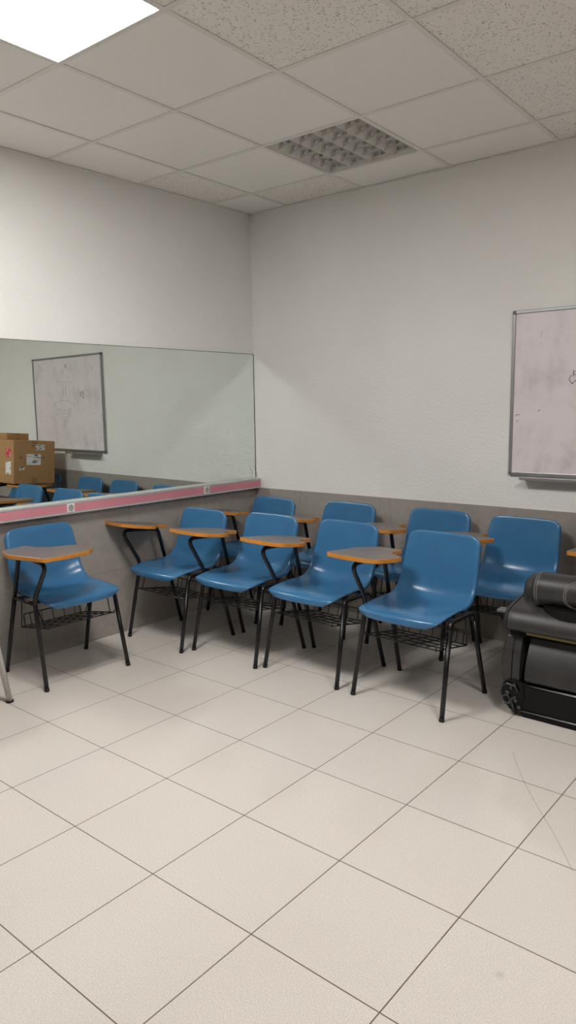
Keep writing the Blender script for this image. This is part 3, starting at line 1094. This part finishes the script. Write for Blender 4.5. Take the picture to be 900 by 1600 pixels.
# stitched headrest roll
RYc, RZc, RR = -.845, .570, .074
def ring(x, r, seg=28):
    return [RP(x, RYc + r * cos(2 * pi * k / seg), RZc + r * sin(2 * pi * k / seg)) for k in range(seg)]
bm = bmesh.new()
xs = [(2.400, .030), (2.401, .050), (2.407, .064), (2.418, .071), (2.432, RR), (2.60, RR + .001), (2.80, RR), (2.815, .071), (2.826, .06), (2.83, .04)]
rr = [[bm.verts.new(p) for p in ring(x, r)] for x, r in xs]
for i in range(len(rr) - 1):
    for k in range(28):
        bm.faces.new((rr[i][k], rr[i][(k + 1) % 28], rr[i + 1][(k + 1) % 28], rr[i + 1][k]))
bm.faces.new(rr[0][::-1]); bm.faces.new(rr[-1])
ro = auto_smooth(mesh_obj('headrest_roll', bm, M_LEATHER, t), 50)
bm = bmesh.new()
for x, r in ((2.424, .0735), (2.434, .0748), (2.796, .0748), (2.806, .0735)):
    tube(bm, ring(x, r, 36), 0.0011, 6, closed=True)
# oval stitched panel on the front of the roll
for s in (1.0, .86):
    loop = []
    for i in range(40):
        a_ = 2 * pi * i / 40
        th = pi + (0.95 * s) * sin(a_)
        x = 2.605 + 0.055 * s * cos(a_)
        loop.append(RP(x, RYc + (RR + .0012) * cos(th), RZc - (RR + .0012) * sin(th)))
    tube(bm, loop, 0.0011, 6, closed=True)
mesh_obj('stitching', bm, M_STITCH, ro)['label'] = 'pale grey double stitching'
# arm stub with a grey cap
bm = bmesh.new()
tube(bm, [RP(2.36, -.90, .415), RP(2.31, -.905, .427), RP(2.285, -.907, .447)], [.034, .030, .022], 14)
st = mesh_obj('arm_stub', bm, M_LEATHER_D, t)
bm = bmesh.new()
vs = box(bm, RP(2.262, -.935, .454), RP(2.312, -.88, .470), bev=0.007, seg=3)
mesh_obj('end_cap', bm, M_CAPG, st)['label'] = 'grey end cap'

# ------------------------------------------------------------------ silver-legged stool at the left edge (one leg in view)
SX, SY = 0.209, -2.453
t = thing('stool', 'stool with silver metal legs, one leg visible at the left edge', 'stool', (SX, SY, 0))
sc_ = Vector((SX, SY, 0))
for sx, sy in ((1, 1), (-1, 1), (1, -1), (-1, -1)):
    bm = bmesh.new()
    a_ = Vector((sx * .20, sy * .20, 0)); b_ = Vector((sx * .147, sy * .147, .52))
    d = (b_ - a_).normalized()
    n = 12
    rings = []
    side = Vector((1, 0, 0)); side = (side - d * side.dot(d)).normalized(); oth = d.cross(side)
    for z in (0.008, 1.0):
        p = a_.lerp(b_, z if z == 1.0 else 0.012)
        rings.append([bm.verts.new(p + side * .018 * cos(2 * pi * k / n) + oth * .013 * sin(2 * pi * k / n)) for k in range(n)])
    for k in range(n):
        bm.faces.new((rings[0][k], rings[0][(k + 1) % n], rings[1][(k + 1) % n], rings[1][k])).smooth = True
    bm.faces.new(rings[0][::-1]); bm.faces.new(rings[1])
    lg = mesh_obj('leg', bm, M_SILVER, t)
    bm = bmesh.new()
    tube(bm, [a_ + Vector((0, 0, .0005)), a_ + d * .010], .0185, 12)
    mesh_obj('foot_cap', bm, M_RUBBER, lg)
bm = bmesh.new()
box(bm, (-.165, -.165, .52), (.165, .165, .55), bev=.012)
mesh_obj('seat', bm, M_SEATWHITE, t)

# ------------------------------------------------------------------ camera, world, colour management
C = Vector((3.53316, -3.95724, 1.38537))
yaw, pit, rol = -0.6846157, -0.14642443, -0.01439914
fw = Vector((sin(yaw) * cos(pit), cos(yaw) * cos(pit), sin(pit)))
rt = fw.cross(Vector((0, 0, 1))).normalized()
upv = rt.cross(fw)
r2 = rt * cos(rol) + upv * sin(rol)
u2 = -rt * sin(rol) + upv * cos(rol)
cam = bpy.data.cameras.new('camera')
cam.sensor_fit = 'VERTICAL'
cam.sensor_height = 36.0
cam.lens = 1131.3 / 1600 * 36.0
cam.clip_start = 0.05
co = bpy.data.objects.new('camera', cam)
co.matrix_world = Matrix(((r2.x, u2.x, -fw.x, C.x), (r2.y, u2.y, -fw.y, C.y), (r2.z, u2.z, -fw.z, C.z), (0, 0, 0, 1)))
col.objects.link(co)
scene.camera = co

w = bpy.data.worlds.new('world')
scene.world = w
w.use_nodes = True
w.node_tree.nodes['Background'].inputs[0].default_value = (0.8, 0.85, 1, 1)
w.node_tree.nodes['Background'].inputs[1].default_value = 0.0

vs_ = scene.view_settings
vs_.view_transform = 'Standard'
vs_.look = 'None'
vs_.exposure = 0.0
vs_.gamma = 1.0
vs_.use_curve_mapping = False
scene.cycles.caustics_reflective = True
scene.cycles.blur_glossy = 0.0
scene.cycles.sample_clamp_indirect = 0.0
